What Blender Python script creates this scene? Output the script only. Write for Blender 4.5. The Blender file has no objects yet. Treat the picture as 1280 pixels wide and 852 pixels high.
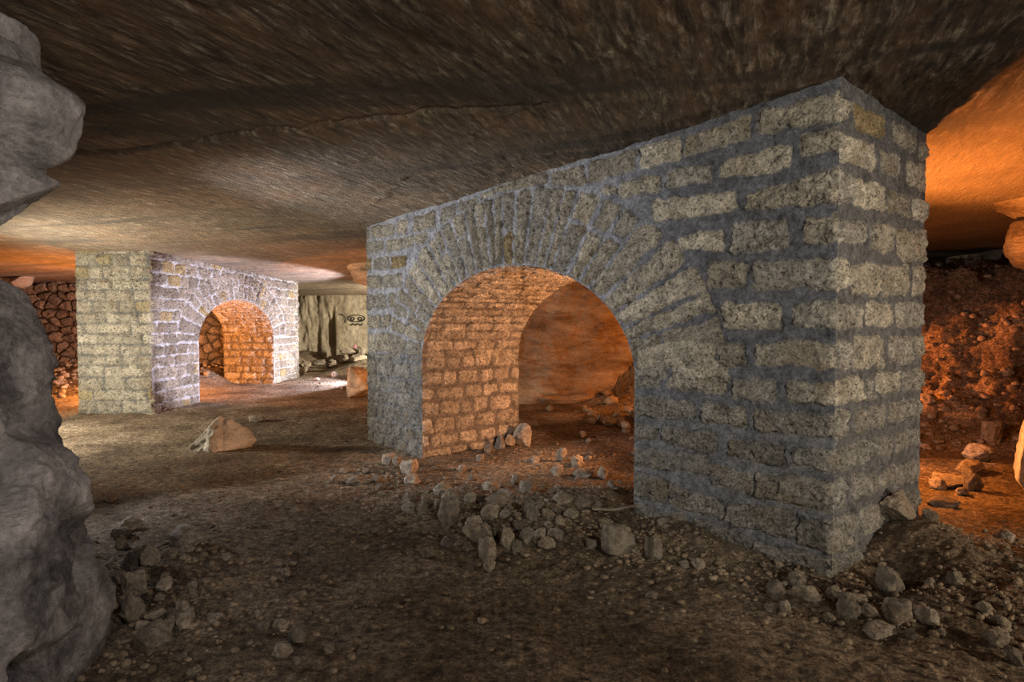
import bpy, math, random
import numpy as np
C = bpy.context.scene.collection
random.seed(7); RNG = np.random.default_rng(11)
PI = math.pi
sm = lambda a, b, x: (lambda t: t*t*(3-2*t))(np.clip((np.asarray(x, float)-a)/(b-a), 0, 1))

# ------------------------------------------------------------------ noise
_perm = np.random.default_rng(3).permutation(256).astype(np.int64)
_perm = np.concatenate([_perm, _perm, _perm])
_g = np.random.default_rng(4).normal(size=(256, 3)); _g /= np.linalg.norm(_g, axis=1)[:, None]
def pn(p):
    p = np.asarray(p, float); i = np.floor(p).astype(np.int64); f = p-i; i &= 255
    u = f*f*f*(f*(f*6-15)+10)
    out = np.zeros(len(p))
    for dx in (0, 1):
        for dy in (0, 1):
            for dz in (0, 1):
                h = _perm[_perm[_perm[(i[:, 0]+dx) & 255]+((i[:, 1]+dy) & 255)]+((i[:, 2]+dz) & 255)]
                g = _g[h]
                d = g[:, 0]*(f[:, 0]-dx)+g[:, 1]*(f[:, 1]-dy)+g[:, 2]*(f[:, 2]-dz)
                w = (u[:, 0] if dx else 1-u[:, 0])*(u[:, 1] if dy else 1-u[:, 1])*(u[:, 2] if dz else 1-u[:, 2])
                out += w*d
    return out*1.5
def fbm(p, o=4, gain=.5):
    p = np.asarray(p, float); s = np.zeros(len(p)); a = 1
    for k in range(o):
        s += a*pn(p*(2.03**k)+k*17.3); a *= gain
    return s
def ridge(p, o=3):
    p = np.asarray(p, float); s = np.zeros(len(p)); a = 1
    for k in range(o):
        s += a*(1-2*np.abs(pn(p*(2.1**k)+k*9.7))); a *= .5
    return s
def stack(x, y, z=0):
    x = np.asarray(x, float).ravel(); y = np.asarray(y, float).ravel()
    return np.stack([x, y, np.zeros_like(x)+(z if np.isscalar(z) else np.asarray(z).ravel())], 1)

# ------------------------------------------------------------------ mesh helpers
def mesh(name, V, F, mat, col=None, mask=None, smooth=True):
    me = bpy.data.meshes.new(name)
    V = np.ascontiguousarray(V, np.float32); F = np.ascontiguousarray(F, np.int32)
    n, k = F.shape
    me.vertices.add(len(V)); me.vertices.foreach_set('co', V.ravel())
    me.loops.add(n*k); me.loops.foreach_set('vertex_index', F.ravel())
    me.polygons.add(n)
    me.polygons.foreach_set('loop_start', np.arange(0, n*k, k, dtype=np.int32))
    me.polygons.foreach_set('use_smooth', np.full(n, smooth, bool))
    me.update(calc_edges=True)
    if col is not None:
        a = me.attributes.new('stone_colour', 'FLOAT_COLOR', 'POINT')
        c4 = np.ones((len(V), 4), np.float32); c4[:, :3] = col
        a.data.foreach_set('color', c4.ravel())
    if mask is not None:
        a = me.attributes.new('stone_mask', 'FLOAT', 'POINT')
        a.data.foreach_set('value', np.ascontiguousarray(mask, np.float32))
    me.materials.append(mat)
    return me
def obj(name, me, parent=None):
    o = bpy.data.objects.new(name, me); C.objects.link(o); o.parent = parent
    return o
def tag(o, label, cat, group=None, kind=None):
    o['label'] = label; o['category'] = cat
    if group: o['group'] = group
    if kind: o['kind'] = kind
    return o
def struct(o):
    o['kind'] = 'structure'; return o
def gridfaces(nu, nv, flip=False):
    i = np.arange(nu-1)[:, None]*nv+np.arange(nv-1)[None, :]
    i = i.ravel()
    F = np.stack([i, i+nv, i+nv+1, i+1], 1)
    return F[:, ::-1] if flip else F
def compact(V, F, *att):
    u = np.unique(F); m = np.full(len(V), -1); m[u] = np.arange(len(u))
    return (V[u], m[F])+tuple(a[u] for a in att)

# ------------------------------------------------------------------ materials
class NT:
    def __init__(s, name):
        s.m = bpy.data.materials.new(name); s.m.use_nodes = True; s.t = s.m.node_tree; s.t.nodes.clear()
        s.out = s.n('ShaderNodeOutputMaterial'); s.b = s.n('ShaderNodeBsdfPrincipled')
        s.b.inputs['Specular IOR Level'].default_value = .2
        s.l(s.b.outputs[0], s.out.inputs[0])
    def n(s, k, **kw):
        x = s.t.nodes.new(k)
        for a, v in kw.items(): setattr(x, a, v)
        return x
    def l(s, a, b): s.t.links.new(a, b)
    def coord(s, scale=(1, 1, 1), rot=(0, 0, 0), kind='Object'):
        tc = s.n('ShaderNodeTexCoord'); mp = s.n('ShaderNodeMapping')
        mp.inputs['Scale'].default_value = scale; 
        m0 = s.n('ShaderNodeMapping'); m0.inputs['Rotation'].default_value = rot
        s.l(tc.outputs[kind], m0.inputs[0]); s.l(m0.outputs[0], mp.inputs[0]); return mp.outputs[0]
    def noise(s, v, sc, det=6, rough=.6, dist=0):
        x = s.n('ShaderNodeTexNoise'); x.inputs['Scale'].default_value = sc; x.inputs['Detail'].default_value = det
        x.inputs['Roughness'].default_value = rough; x.inputs['Distortion'].default_value = dist
        s.l(v, x.inputs['Vector']); return x.outputs['Fac']
    def ramp(s, f, stops):
        x = s.n('ShaderNodeValToRGB'); e = x.color_ramp.elements
        while len(e) < len(stops): e.new(.5)
        for a, (p, c) in zip(e, stops):
            a.position = p; a.color = (*c, 1) if len(c) == 3 else c
        s.l(f, x.inputs[0]); return x.outputs[0]
    def mix(s, f, a, b, mode='MIX'):
        x = s.n('ShaderNodeMix', data_type='RGBA', blend_type=mode)
        for i, v in ((0, f), (6, a), (7, b)):
            if hasattr(v, 'links'): s.l(v, x.inputs[i])
            else: x.inputs[i].default_value = v if i == 0 else (*v, 1)
        return x.outputs[2]
    def math(s, op, a, b=0.):
        x = s.n('ShaderNodeMath', operation=op)
        for i, v in ((0, a), (1, b)):
            if hasattr(v, 'links'): s.l(v, x.inputs[i])
            else: x.inputs[i].default_value = v
        return x.outputs[0]
    def bump(s, h, strength, dist, prev=None):
        x = s.n('ShaderNodeBump'); x.inputs['Strength'].default_value = strength; x.inputs['Distance'].default_value = dist
        s.l(h, x.inputs['Height'])
        if prev is not None: s.l(prev, x.inputs['Normal'])
        return x.outputs[0]
    def done(s, col, nor=None, rough=.9):
        s.l(col, s.b.inputs['Base Color']); s.b.inputs['Roughness'].default_value = rough
        if nor is not None: s.l(nor, s.b.inputs['Normal'])
        return s.m
g3 = lambda v: (v, v, v)

def masonry_mat(name, fine=1., k=1.):
    cc = lambda v: g3(1+(v-1)*k)
    t = NT(name); v = t.coord()
    ac = t.n('ShaderNodeAttribute', attribute_name='stone_colour').outputs['Color']
    am = t.n('ShaderNodeAttribute', attribute_name='stone_mask').outputs['Fac']
    n1 = t.noise(v, 9*fine, 8, .7); n2 = t.noise(v, 60*fine, 5, .7); n3 = t.noise(v, 3, 4)
    n4 = t.noise(v, 24*fine, 6, .75)
    c = t.mix(1., ac, t.ramp(n1, [(.3, cc(.48)), (.5, g3(1.)), (.7, cc(1.5))]), 'MULTIPLY')
    c = t.mix(1., c, t.ramp(n4, [(.36, cc(.6)), (.5, g3(1.)), (.64, cc(1.35))]), 'MULTIPLY')
    c = t.mix(1., c, t.ramp(n2, [(.3, g3(.65)), (.5, g3(1.)), (.7, g3(1.4))]), 'MULTIPLY')
    c = t.mix(t.math('MULTIPLY', t.ramp(n3, [(.54, g3(0)), (.76, g3(.6))]), am), c, (.27, .185, .085))
    pit = t.math('MAXIMUM', t.ramp(n2, [(.36, g3(.9)), (.44, g3(0))]), t.ramp(n4, [(.33, g3(.95)), (.42, g3(0))]))
    c = t.mix(t.math('MULTIPLY', pit, t.math('ADD', t.math('MULTIPLY', am, .8), .15)), c, (.04, .03, .02))
    h = t.bump(n2, 1., .02/fine); h = t.bump(n4, 1., .035/fine, h)
    return t.done(c, h)
M_MAS = masonry_mat('masonry_stone')
M_MAS2 = masonry_mat('masonry_far', .6, .55)

def rock_mat(name, a, b, c, sc=2., scale=(1, 1, 1), rot=(0, 0, 0), bs=.7, bd=.03, rnd=0., fine=14, st=(.28, .5, .74)):
    t = NT(name); v = t.coord(scale, rot)
    n1 = t.noise(v, sc, 10, .65, .3); n2 = t.noise(v, sc*fine, 8, .7); n3 = t.noise(v, sc*.37, 4)
    col = t.ramp(n1, [(st[0], a), (st[1], b), (st[2], c)])
    col = t.mix(1., col, t.ramp(n2, [(.3, g3(.6)), (.5, g3(1.)), (.7, g3(1.4))]), 'MULTIPLY')
    col = t.mix(1., col, t.ramp(n3, [(.3, g3(.75)), (.7, g3(1.25))]), 'MULTIPLY')
    if rnd:
        oi = t.n('ShaderNodeObjectInfo').outputs['Random']
        col = t.mix(1., col, t.ramp(oi, [(0, (1-rnd, 1-rnd, 1-rnd)), (.5, (1., .95, .88)), (1, (1+rnd, 1+rnd, 1+rnd))]), 'MULTIPLY')
    h = t.bump(n2, bs, bd*.5); h = t.bump(n1, bs, bd*2, h)
    return t.done(col, h)
M_STONE = rock_mat('loose_limestone', (.13, .105, .08), (.33, .275, .21), (.58, .51, .41), 5., rnd=.35, bd=.035)
M_PALE = rock_mat('pale_limestone', (.33, .29, .23), (.5, .45, .37), (.66, .6, .5), 2.5, bd=.03)
M_BOULDER = rock_mat('grey_weathered_rock', (.06, .058, .06), (.22, .205, .2), (.5, .46, .44), 3.0, bs=1., bd=.07, fine=11, st=(.35, .5, .66))
M_ROCK = rock_mat('quarried_rock', (.1, .068, .045), (.32, .24, .16), (.52, .42, .3), 1.4, (1, 1, 3), bd=.06)
M_BACK = rock_mat('pale_quarry_face', (.16, .12, .08), (.36, .3, .21), (.5, .43, .31), .8, (1, 1, .5), bd=.05)
M_DRY = masonry_mat('dry_stone', .5)
M_WOOD = rock_mat('old_grey_wood', (.1, .08, .055), (.22, .17, .12), (.34, .28, .2), 12, (1, 1, 1), bd=.004)
M_DIRT = rock_mat('gravel_grit', (.09, .065, .042), (.2, .15, .1), (.36, .29, .21), 6, bd=.01, rnd=.2)

M_OUTCROP = rock_mat('pale_weathered_rock', (.12, .11, .108), (.44, .41, .395), (.66, .62, .59), 3.0, bs=1., bd=.06, fine=11, st=(.3, .48, .66))
def ceiling_mat():
    t = NT('quarry_ceiling'); rot = (0, 0, math.radians(67))   # chisel marks run along (.38,.92)
    v = t.coord((1, 1, 1)); vs = t.coord((.2, 1, 1), (0, 0, -math.radians(67)))
    s1 = t.noise(vs, 26, 8, .65, .4); s2 = t.noise(vs, 7, 6, .6); n1 = t.noise(v, .8, 8, .6); n2 = t.noise(v, 45, 6, .7)
    vl = t.coord((.16, 1, 1), (0, 0, math.radians(14))); n4 = t.noise(vl, 1.3, 6, .6, .6)
    c = t.ramp(s1, [(.34, (.03, .022, .016)), (.47, (.12, .088, .058)), (.56, (.24, .18, .12)), (.68, (.6, .52, .4))])
    c = t.mix(t.ramp(s2, [(.44, g3(0)), (.64, g3(.6))]), c, (.22, .115, .05))
    c = t.mix(1., c, t.ramp(n1, [(.3, g3(.6)), (.5, g3(1.)), (.7, (1.5, 1.45, 1.4))]), 'MULTIPLY')
    c = t.mix(t.ramp(n4, [(.52, g3(0)), (.62, g3(.85))]), c, (.05, .042, .036))
    # dim near roof and paler lit far left part, put into the colour
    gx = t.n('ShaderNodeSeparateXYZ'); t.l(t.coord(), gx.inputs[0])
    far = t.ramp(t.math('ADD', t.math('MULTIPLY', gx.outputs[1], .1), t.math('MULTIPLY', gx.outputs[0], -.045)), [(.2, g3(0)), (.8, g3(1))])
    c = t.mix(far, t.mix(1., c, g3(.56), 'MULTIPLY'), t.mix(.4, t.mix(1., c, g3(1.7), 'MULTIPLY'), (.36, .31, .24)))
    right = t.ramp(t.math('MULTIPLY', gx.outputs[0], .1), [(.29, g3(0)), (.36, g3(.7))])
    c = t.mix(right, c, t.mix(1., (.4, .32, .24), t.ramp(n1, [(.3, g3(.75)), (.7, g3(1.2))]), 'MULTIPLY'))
    h = t.bump(s1, 1., .08); h = t.bump(n2, .8, .015, h)
    return t.done(c, h)
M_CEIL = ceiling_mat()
def floor_mat():
    t = NT('trodden_earth'); v = t.coord()
    n1 = t.noise(v, 1.1, 8, .6, .4); n2 = t.noise(v, 16, 8, .7); n3 = t.noise(v, 70, 6, .8)
    c = t.ramp(n1, [(.28, (.095, .067, .043)), (.5, (.24, .18, .118)), (.72, (.42, .335, .235))])
    c = t.mix(1., c, t.ramp(n2, [(.34, g3(.4)), (.5, g3(1.)), (.66, g3(1.7))]), 'MULTIPLY')
    n5 = t.noise(v, 34, 6, .75); c = t.mix(1., c, t.ramp(n5, [(.36, g3(.45)), (.5, g3(1.)), (.64, g3(1.6))]), 'MULTIPLY')
    c = t.mix(1., c, t.ramp(n3, [(.32, g3(.45)), (.5, g3(1.)), (.68, g3(1.6))]), 'MULTIPLY')
    c = t.mix(t.ramp(n3, [(.6, g3(0)), (.72, g3(.5))]), c, (.42, .36, .28))
    h = t.bump(n3, 1., .012); h = t.bump(n5, 1., .03, h); h = t.bump(n2, 1., .06, h)
    return t.done(c, h, .95)
M_FLOOR = floor_mat()
def plain(name, c, r=.8):
    t = NT(name); v = t.coord(); n = t.noise(v, 20, 4)
    return t.done(t.ramp(n, [(.3, tuple(x*.7 for x in c)), (.7, tuple(min(1, x*1.2) for x in c))]), None, r)
M_PAINT = plain('black_spray_paint', (.04, .037, .034)); M_PINK = plain('pink_plastic', (.6, .25, .3), .4)

# ------------------------------------------------------------------ floor and ceiling heights
def ceil_z(X, Y): return 2.97+.0066*(X-1.94)-.0132*(np.minimum(Y, 27)-3.57)
def gauss(X, Y, x, y, a, sx, sy=None, r=0):
    sy = sy or sx; c, s = math.cos(r), math.sin(r); dx, dy = X-x, Y-y
    return a*np.exp(-((c*dx+s*dy)/sx)**2-((-s*dx+c*dy)/sy)**2)
def floor_base(X, Y):
    X = np.asarray(X, float); Y = np.asarray(Y, float)
    z = -.12*sm(4, 7.5, Y)+.55*sm(14, 25, Y)*sm(-6.6, -5, X)
    q = .6*X+.8*Y
    z = z+np.interp(q, [9.4, 10.3, 11.1, 12.4, 14], [0, .32, .8, 2.4, 2.65])*sm(.9, 4.4, X)
    z = z+.45*sm(12.5, 17, Y)*sm(-7.4, -8.4, X)
    z = z+gauss(X, Y, .05, 4.45, .07, .8, .5, -.5)+gauss(X, Y, .45, 5.0, .13, .35, .22, .3)+gauss(X, Y, .85, 5.35, .07, .5, .2, .6)
    z = z+gauss(X, Y, 2.72, 3.95, .2, .33, .3, .6)+gauss(X, Y, 3.25, 3.6, .13, .5, .4)+gauss(X, Y, 2.3, 3.56, -.17, .13, .22, -.7)+gauss(X, Y, 2.3, 3.2, .05, .6, .25)
    z = z+gauss(X, Y, -2.15, 3.3, .07, .45, .6)+gauss(X, Y, 1.1, 6.9, .05, .5, .3, .5)+gauss(X, Y, 1.3, 4.35, .07, .35, .3, -.6)
    z = z+gauss(X, Y, -3.5, 7.0, .05, .9, .7)+gauss(X, Y, 5.0, 6.3, .12, .8, .8)
    return z
def floor_z(X, Y):
    X = np.asarray(X, float); Y = np.asarray(Y, float); sh = X.shape
    p = stack(X, Y); z = floor_base(X, Y).ravel()
    b = sm(9.8, 11, .6*p[:, 0]+.8*p[:, 1])*sm(.4, 3, p[:, 0])
    rub = gauss(p[:, 0], p[:, 1], .2, 4.7, 1, 1.2, .8, -.4)+gauss(p[:, 0], p[:, 1], 2.7, 3.6, 1, .9, .8)+gauss(p[:, 0], p[:, 1], -2.1, 3.3, .9, .6, .9)
    rub = np.clip(rub+b, 0, 1)
    z = z+.022*fbm(p*1.1, 3)+(.011+.02*rub)*fbm(p*4.2+5, 3)+(.006+.008*rub)*ridge(p*np.array([9, 15, 1])+3, 3)+.007*fbm(p*13+40, 3)
    z = z+b*(.13*fbm(p*2.3+9, 4)+.07*ridge(p*5+2, 3))
    return z.reshape(sh)

def graded(lo, hi, flo, fhi, fine, grow):
    a = list(np.arange(flo, fhi, fine)); d = fine; x = a[-1]
    while x < hi: d = min(d*grow, .16); x += d; a.append(x)
    d = fine; x = flo; pre = []
    while x > lo: d = min(d*grow, .16); x -= d; pre.append(x)
    return np.array(pre[::-1]+a)
X0, X1, Y0, Y1 = -16.5, 9.5, -4.5, 26
gx = graded(X0, X1, -2.6, 3.4, .02, 1.012); gy = graded(Y0, Y1, 2.2, 7.2, .02, 1.012)
GX, GY = np.meshgrid(gx, gy, indexing='ij')
Z = floor_z(GX, GY)
struct(obj('floor', mesh('floor', stack(GX, GY, Z), gridfaces(len(gx), len(gy)), M_FLOOR)))

gy2 = graded(Y0, Y1, 2.3, 6.5, .02, 1.012); gx2 = graded(X0, X1, -3.4, 3.8, .022, 1.012)
GX, GY = np.meshgrid(gx2, gy2, indexing='ij'); p = stack(GX, GY)
Z = ceil_z(GX, GY).ravel()
al = math.radians(67); ca, sa = math.cos(al), math.sin(al)
q = np.stack([(p[:, 0]*ca+p[:, 1]*sa), (-p[:, 0]*sa+p[:, 1]*ca), p[:, 2]], 1)
near = 1-.7*sm(5, 9, p[:, 1])
Z += .02*fbm(p*.7, 3)+near*(.012*fbm(q*np.array([2.2, 9, 1]), 4)+.006*ridge(q*np.array([6, 26, 1]), 2))
def polydist(p, pts):
    d = np.full(len(p), 9.)
    for (a, b), (c, e) in zip(pts[:-1], pts[1:]):
        ab = np.array([c-a, e-b]); t = np.clip(((p[:, 0]-a)*ab[0]+(p[:, 1]-b)*ab[1])/(ab@ab), 0, 1)
        d = np.minimum(d, np.hypot(p[:, 0]-a-t*ab[0], p[:, 1]-b-t*ab[1]))
    return d
crack = [(-4.6, 5.2), (-3.7, 4.95), (-3.2, 4.93), (-2.45, 4.66), (-1.85, 4.42), (-1.27, 4.28), (-.44, 4.05), (.2, 3.95)]
dc = polydist(p+.06*np.stack([pn(p*3), pn(p*3+7), 0*p[:, 0]], 1), crack)
Z += .035*np.exp(-(dc/.018)**2)
side_c = np.interp(p[:, 0], [c[0] for c in crack], [c[1] for c in crack])-p[:, 1]
Z += .02*sm(-.02, .02, side_c)*sm(.5, -.5, p[:, 0])*sm(1.2, .3, side_c)
fis = [(-1.9, 7.5), (-1.2, 6.1), (-.75, 5.2), (-.25, 4.35), (.15, 3.9)]
df = polydist(p+.12*np.stack([pn(p*4), pn(p*4+7), 0*p[:, 0]], 1), fis)
Z -= .02*np.exp(-(df/.03)**2)*np.clip(pn(p*9)+.4, 0, 1)
Z = np.maximum(Z, ceil_z(GX, GY).ravel()-.05)
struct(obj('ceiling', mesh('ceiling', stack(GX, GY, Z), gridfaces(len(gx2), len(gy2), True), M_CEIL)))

# ------------------------------------------------------------------ masonry
FRONT=[(106,276,57,277,57,291,106,291),(50,278,5,274,5,290,50,292),(147,275,112,274,112,291,147,291),(202,273,152,275,152,290,202,289),(249,280,207,273,208,288,249,290),(299,284,252,282,252,293,299,292),(330,286,301,284,301,293,330,292),(356,283,333,284,333,289,356,288),(396,275,363,277,363,286,396,287),(432,268,406,272,406,285,432,285),(495,265,444,266,444,283,495,283),(535,268,511,267,510,282,535,283),(605,270,546,267,546,282,605,285),(632,271,615,270,614,282,632,283),(630,251,575,250,575,263,630,266),(566,249,523,247,523,261,566,263),(520,248,495,247,495,260,520,261),(489,250,463,252,463,261,489,261),(630,227,610,227,610,243,630,244),(603,227,559,226,559,240,603,241),(553,224,513,225,513,239,553,239),(626,202,580,201,580,216,625,218),(576,200,526,200,525,216,575,216),(626,172,567,173,567,191,626,192),(562,173,541,175,540,191,562,191),(629,146,583,148,583,163,629,163),(579,146,556,149,556,164,578,163),(598,114,557,117,556,141,597,138),(623,113,603,114,602,138,623,138),(23,257,4,256,4,269,23,270),(78,254,29,253,29,267,78,265),(123,255,84,254,85,267,123,268),(168,256,129,255,129,266,168,267),(188,263,173,259,173,266,188,267),(58,230,4,226,4,246,58,240),(134,232,65,231,65,244,134,247),(19,202,3,204,4,218,20,219),(68,201,31,202,31,220,69,220),(110,208,76,204,76,220,110,217),(53,177,3,175,3,192,53,193),(85,179,59,178,59,194,85,197),(26,152,2,151,3,166,26,166),(75,150,34,150,35,167,75,167),(51,127,2,127,2,143,51,140),(76,124,59,125,59,141,76,141),(150,119,82,125,82,143,150,135),(29,104,2,106,2,119,29,116),(67,102,37,104,37,117,67,115),(121,104,72,105,72,116,121,112),(152,103,127,107,127,112,152,111),(51,82,1,85,2,101,51,95),(90,83,57,84,57,97,90,97),(151,80,97,84,97,97,152,96),(26,64,1,64,1,79,26,74),(69,62,29,63,30,76,69,74),(125,63,79,62,79,77,125,74),(152,60,129,64,129,74,152,75),(152,39,85,47,85,59,152,54),(83,40,51,39,51,54,83,53),(49,38,1,40,1,59,49,54),(152,16,121,17,121,33,153,36),(118,17,73,17,73,29,118,32),(71,16,24,17,24,36,71,29),(20,14,0,15,1,36,21,30),(152,-4,103,-5,103,12,152,9),(98,-4,52,-6,52,9,98,12),(50,-5,0,-1,0,12,50,8)]
SIDE=[(-7,272,12,277,12,289,-7,285),(22,275,70,277,69,290,21,288),(86,278,126,277,125,291,86,291),(140,277,158,280,157,289,139,287),(-10,251,56,253,55,269,-11,266),(65,254,100,256,99,270,64,268),(114,254,157,254,156,272,113,268),(-9,225,18,230,17,245,-10,243),(22,228,72,229,71,245,22,243),(79,230,121,230,120,245,78,243),(129,230,157,232,156,247,128,245),(-6,201,42,206,41,219,-6,214),(51,202,91,203,89,222,50,218),(98,199,157,201,156,223,97,220),(-7,174,16,176,16,193,-8,191),(21,173,65,174,64,193,20,190),(72,173,117,175,116,195,71,192),(131,175,155,176,154,197,129,195),(-6,151,36,152,36,166,-7,166),(45,152,89,152,88,167,45,166),(97,151,157,151,156,169,96,167),(-5,127,21,127,21,143,-6,144),(29,126,71,125,70,145,28,145),(87,126,132,125,131,144,86,144),(139,130,159,129,157,145,138,145),(-4,106,39,105,38,119,-5,120),(46,104,59,103,58,117,46,118),(64,106,109,106,108,119,63,119),(115,106,157,104,156,119,114,119),(-3,85,18,85,18,100,-4,102),(28,85,81,83,80,97,28,99),(90,85,138,84,137,97,89,98),(145,85,160,83,159,96,144,96),(-3,65,55,62,54,76,-3,79),(59,66,94,63,93,76,58,77),(102,64,158,60,157,73,102,76),(-2,40,16,41,15,58,-2,60),(28,42,67,40,67,54,27,58),(73,42,161,32,160,48,72,53),(-1,15,35,12,34,33,-1,36),(43,15,91,13,90,29,42,33),(98,17,161,15,160,29,97,29),(0,-1,63,-12,62,6,0,11),(71,-7,162,-6,161,7,70,6)]

def rows(u0, u1, z0, z1, pitch, lmin, lmax, gap, excl=None, rs=None, off=.0, slump=0., vary=.25):
    """running-bond stones as quads in wall metres, cut off where excl says"""
    rs = rs or random; out = []; z = z0
    while z < z1:
        h = pitch*rs.uniform(1-vary*.5, 1+vary*.5); zb, zt = z+gap/2, min(z+h-gap/2, z1)
        z += h
        if zt-zb < .03: continue
        spans = [((u0, u0), (u1, u1))]
        if excl:
            eb, et = excl(zb), excl(zt)
            if eb or et:
                eb = eb or et; et = et or eb
                spans = [((u0, u0), (eb[0]-gap, et[0]-gap)), ((eb[1]+gap, et[1]+gap), (u1, u1))]
        for (ab, at), (bb, bt) in spans:
            if min(bb, bt)-max(ab, at) < .02: continue
            u = max(ab, at) if False else min(ab, at)
            L = max(bb, bt)
            first = True
            u = min(ab, at)-rs.uniform(0, lmax*.7) if ab == at else min(ab, at)
            while u < L:
                l = rs.uniform(lmin, lmax); e = u+l
                if L-e < lmin*.6: e = L+.01
                fl = lambda x, a: max(x, a)
                lo_b, lo_t = max(u+gap/2, ab), max(u+gap/2, at); hi_b, hi_t = min(e-gap/2, bb), min(e-gap/2, bt)
                if hi_b-lo_b > .03 or hi_t-lo_t > .03:
                    hi_b = max(hi_b, lo_b+.01); hi_t = max(hi_t, lo_t+.01)
                    j = lambda: rs.uniform(-.012, .012)
                    out.append([(lo_b, zb+j()), (hi_b, zb+j()), (hi_t, zt+j()), (lo_t, zt+j())])
                u = e
    return out
def ring_stones(tc, zs, a, b, a2, b2, n, gap, rs):
    out = []; e = 0.; cuts = [0.]
    # equal steps of arc along the intrados
    th = np.linspace(0, PI, 721); x = a*np.cos(th); z = b*np.sin(th)
    s = np.concatenate([[0], np.cumsum(np.hypot(np.diff(x), np.diff(z)))])
    w = np.array([rs.uniform(.6, 1.4) for _ in range(n)]); w = np.concatenate([[0], np.cumsum(w)]); w = w/w[-1]*s[-1]
    ang = np.interp(w, s, th)
    P = lambda f, t: (tc+(a+(a2-a)*f)*math.cos(t), zs+(b+(b2-b)*f)*math.sin(t))
    for k in range(n):
        t0, t1 = ang[k], ang[k+1]; ds = s[-1]/n
        g0 = (t1-t0)*gap/ds/2
        fr = [(.02, .97)]
        if rs.random() < .55:
            m = rs.uniform(.35, .65); fr = [(.02, m-.03), (m+.03, .97)]
        for f0, f1 in fr:
            g1 = g0*.8
            out.append([P(f0, t0+g0), P(f0, t1-g0), P(f1, t1-g1), P(f1, t0+g1)])
    return out

def palette(kind, rs, z, u=0.):
    if kind == 'farside': return np.array([.47, .42, .33])*rs.uniform(.72, 1.12) if rs.random() > .08 else np.array([.42, .35, .21])
    if kind == 'soffit': return np.array([.57, .49, .38])*rs.uniform(.75, 1.15)
    if kind == 'far':
        c = np.array([.41, .35, .27])*rs.uniform(.7, 1.15)
        if rs.random() < .05: c = np.array([.45, .34, .17])
        return c
    c = np.array([.52, .455, .35])*rs.uniform(.68, 1.2)
    r = rs.random()
    if r < .035: c = np.array([.44, .33, .17])*rs.uniform(.8, 1.1)
    elif r < .3: c = np.array([.4, .365, .3])
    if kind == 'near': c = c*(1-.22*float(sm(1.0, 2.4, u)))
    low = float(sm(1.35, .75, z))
    return c*(1-low*.85)+np.array([.25, .235, .205])*rs.uniform(.85, 1.15)*low*.85

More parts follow.
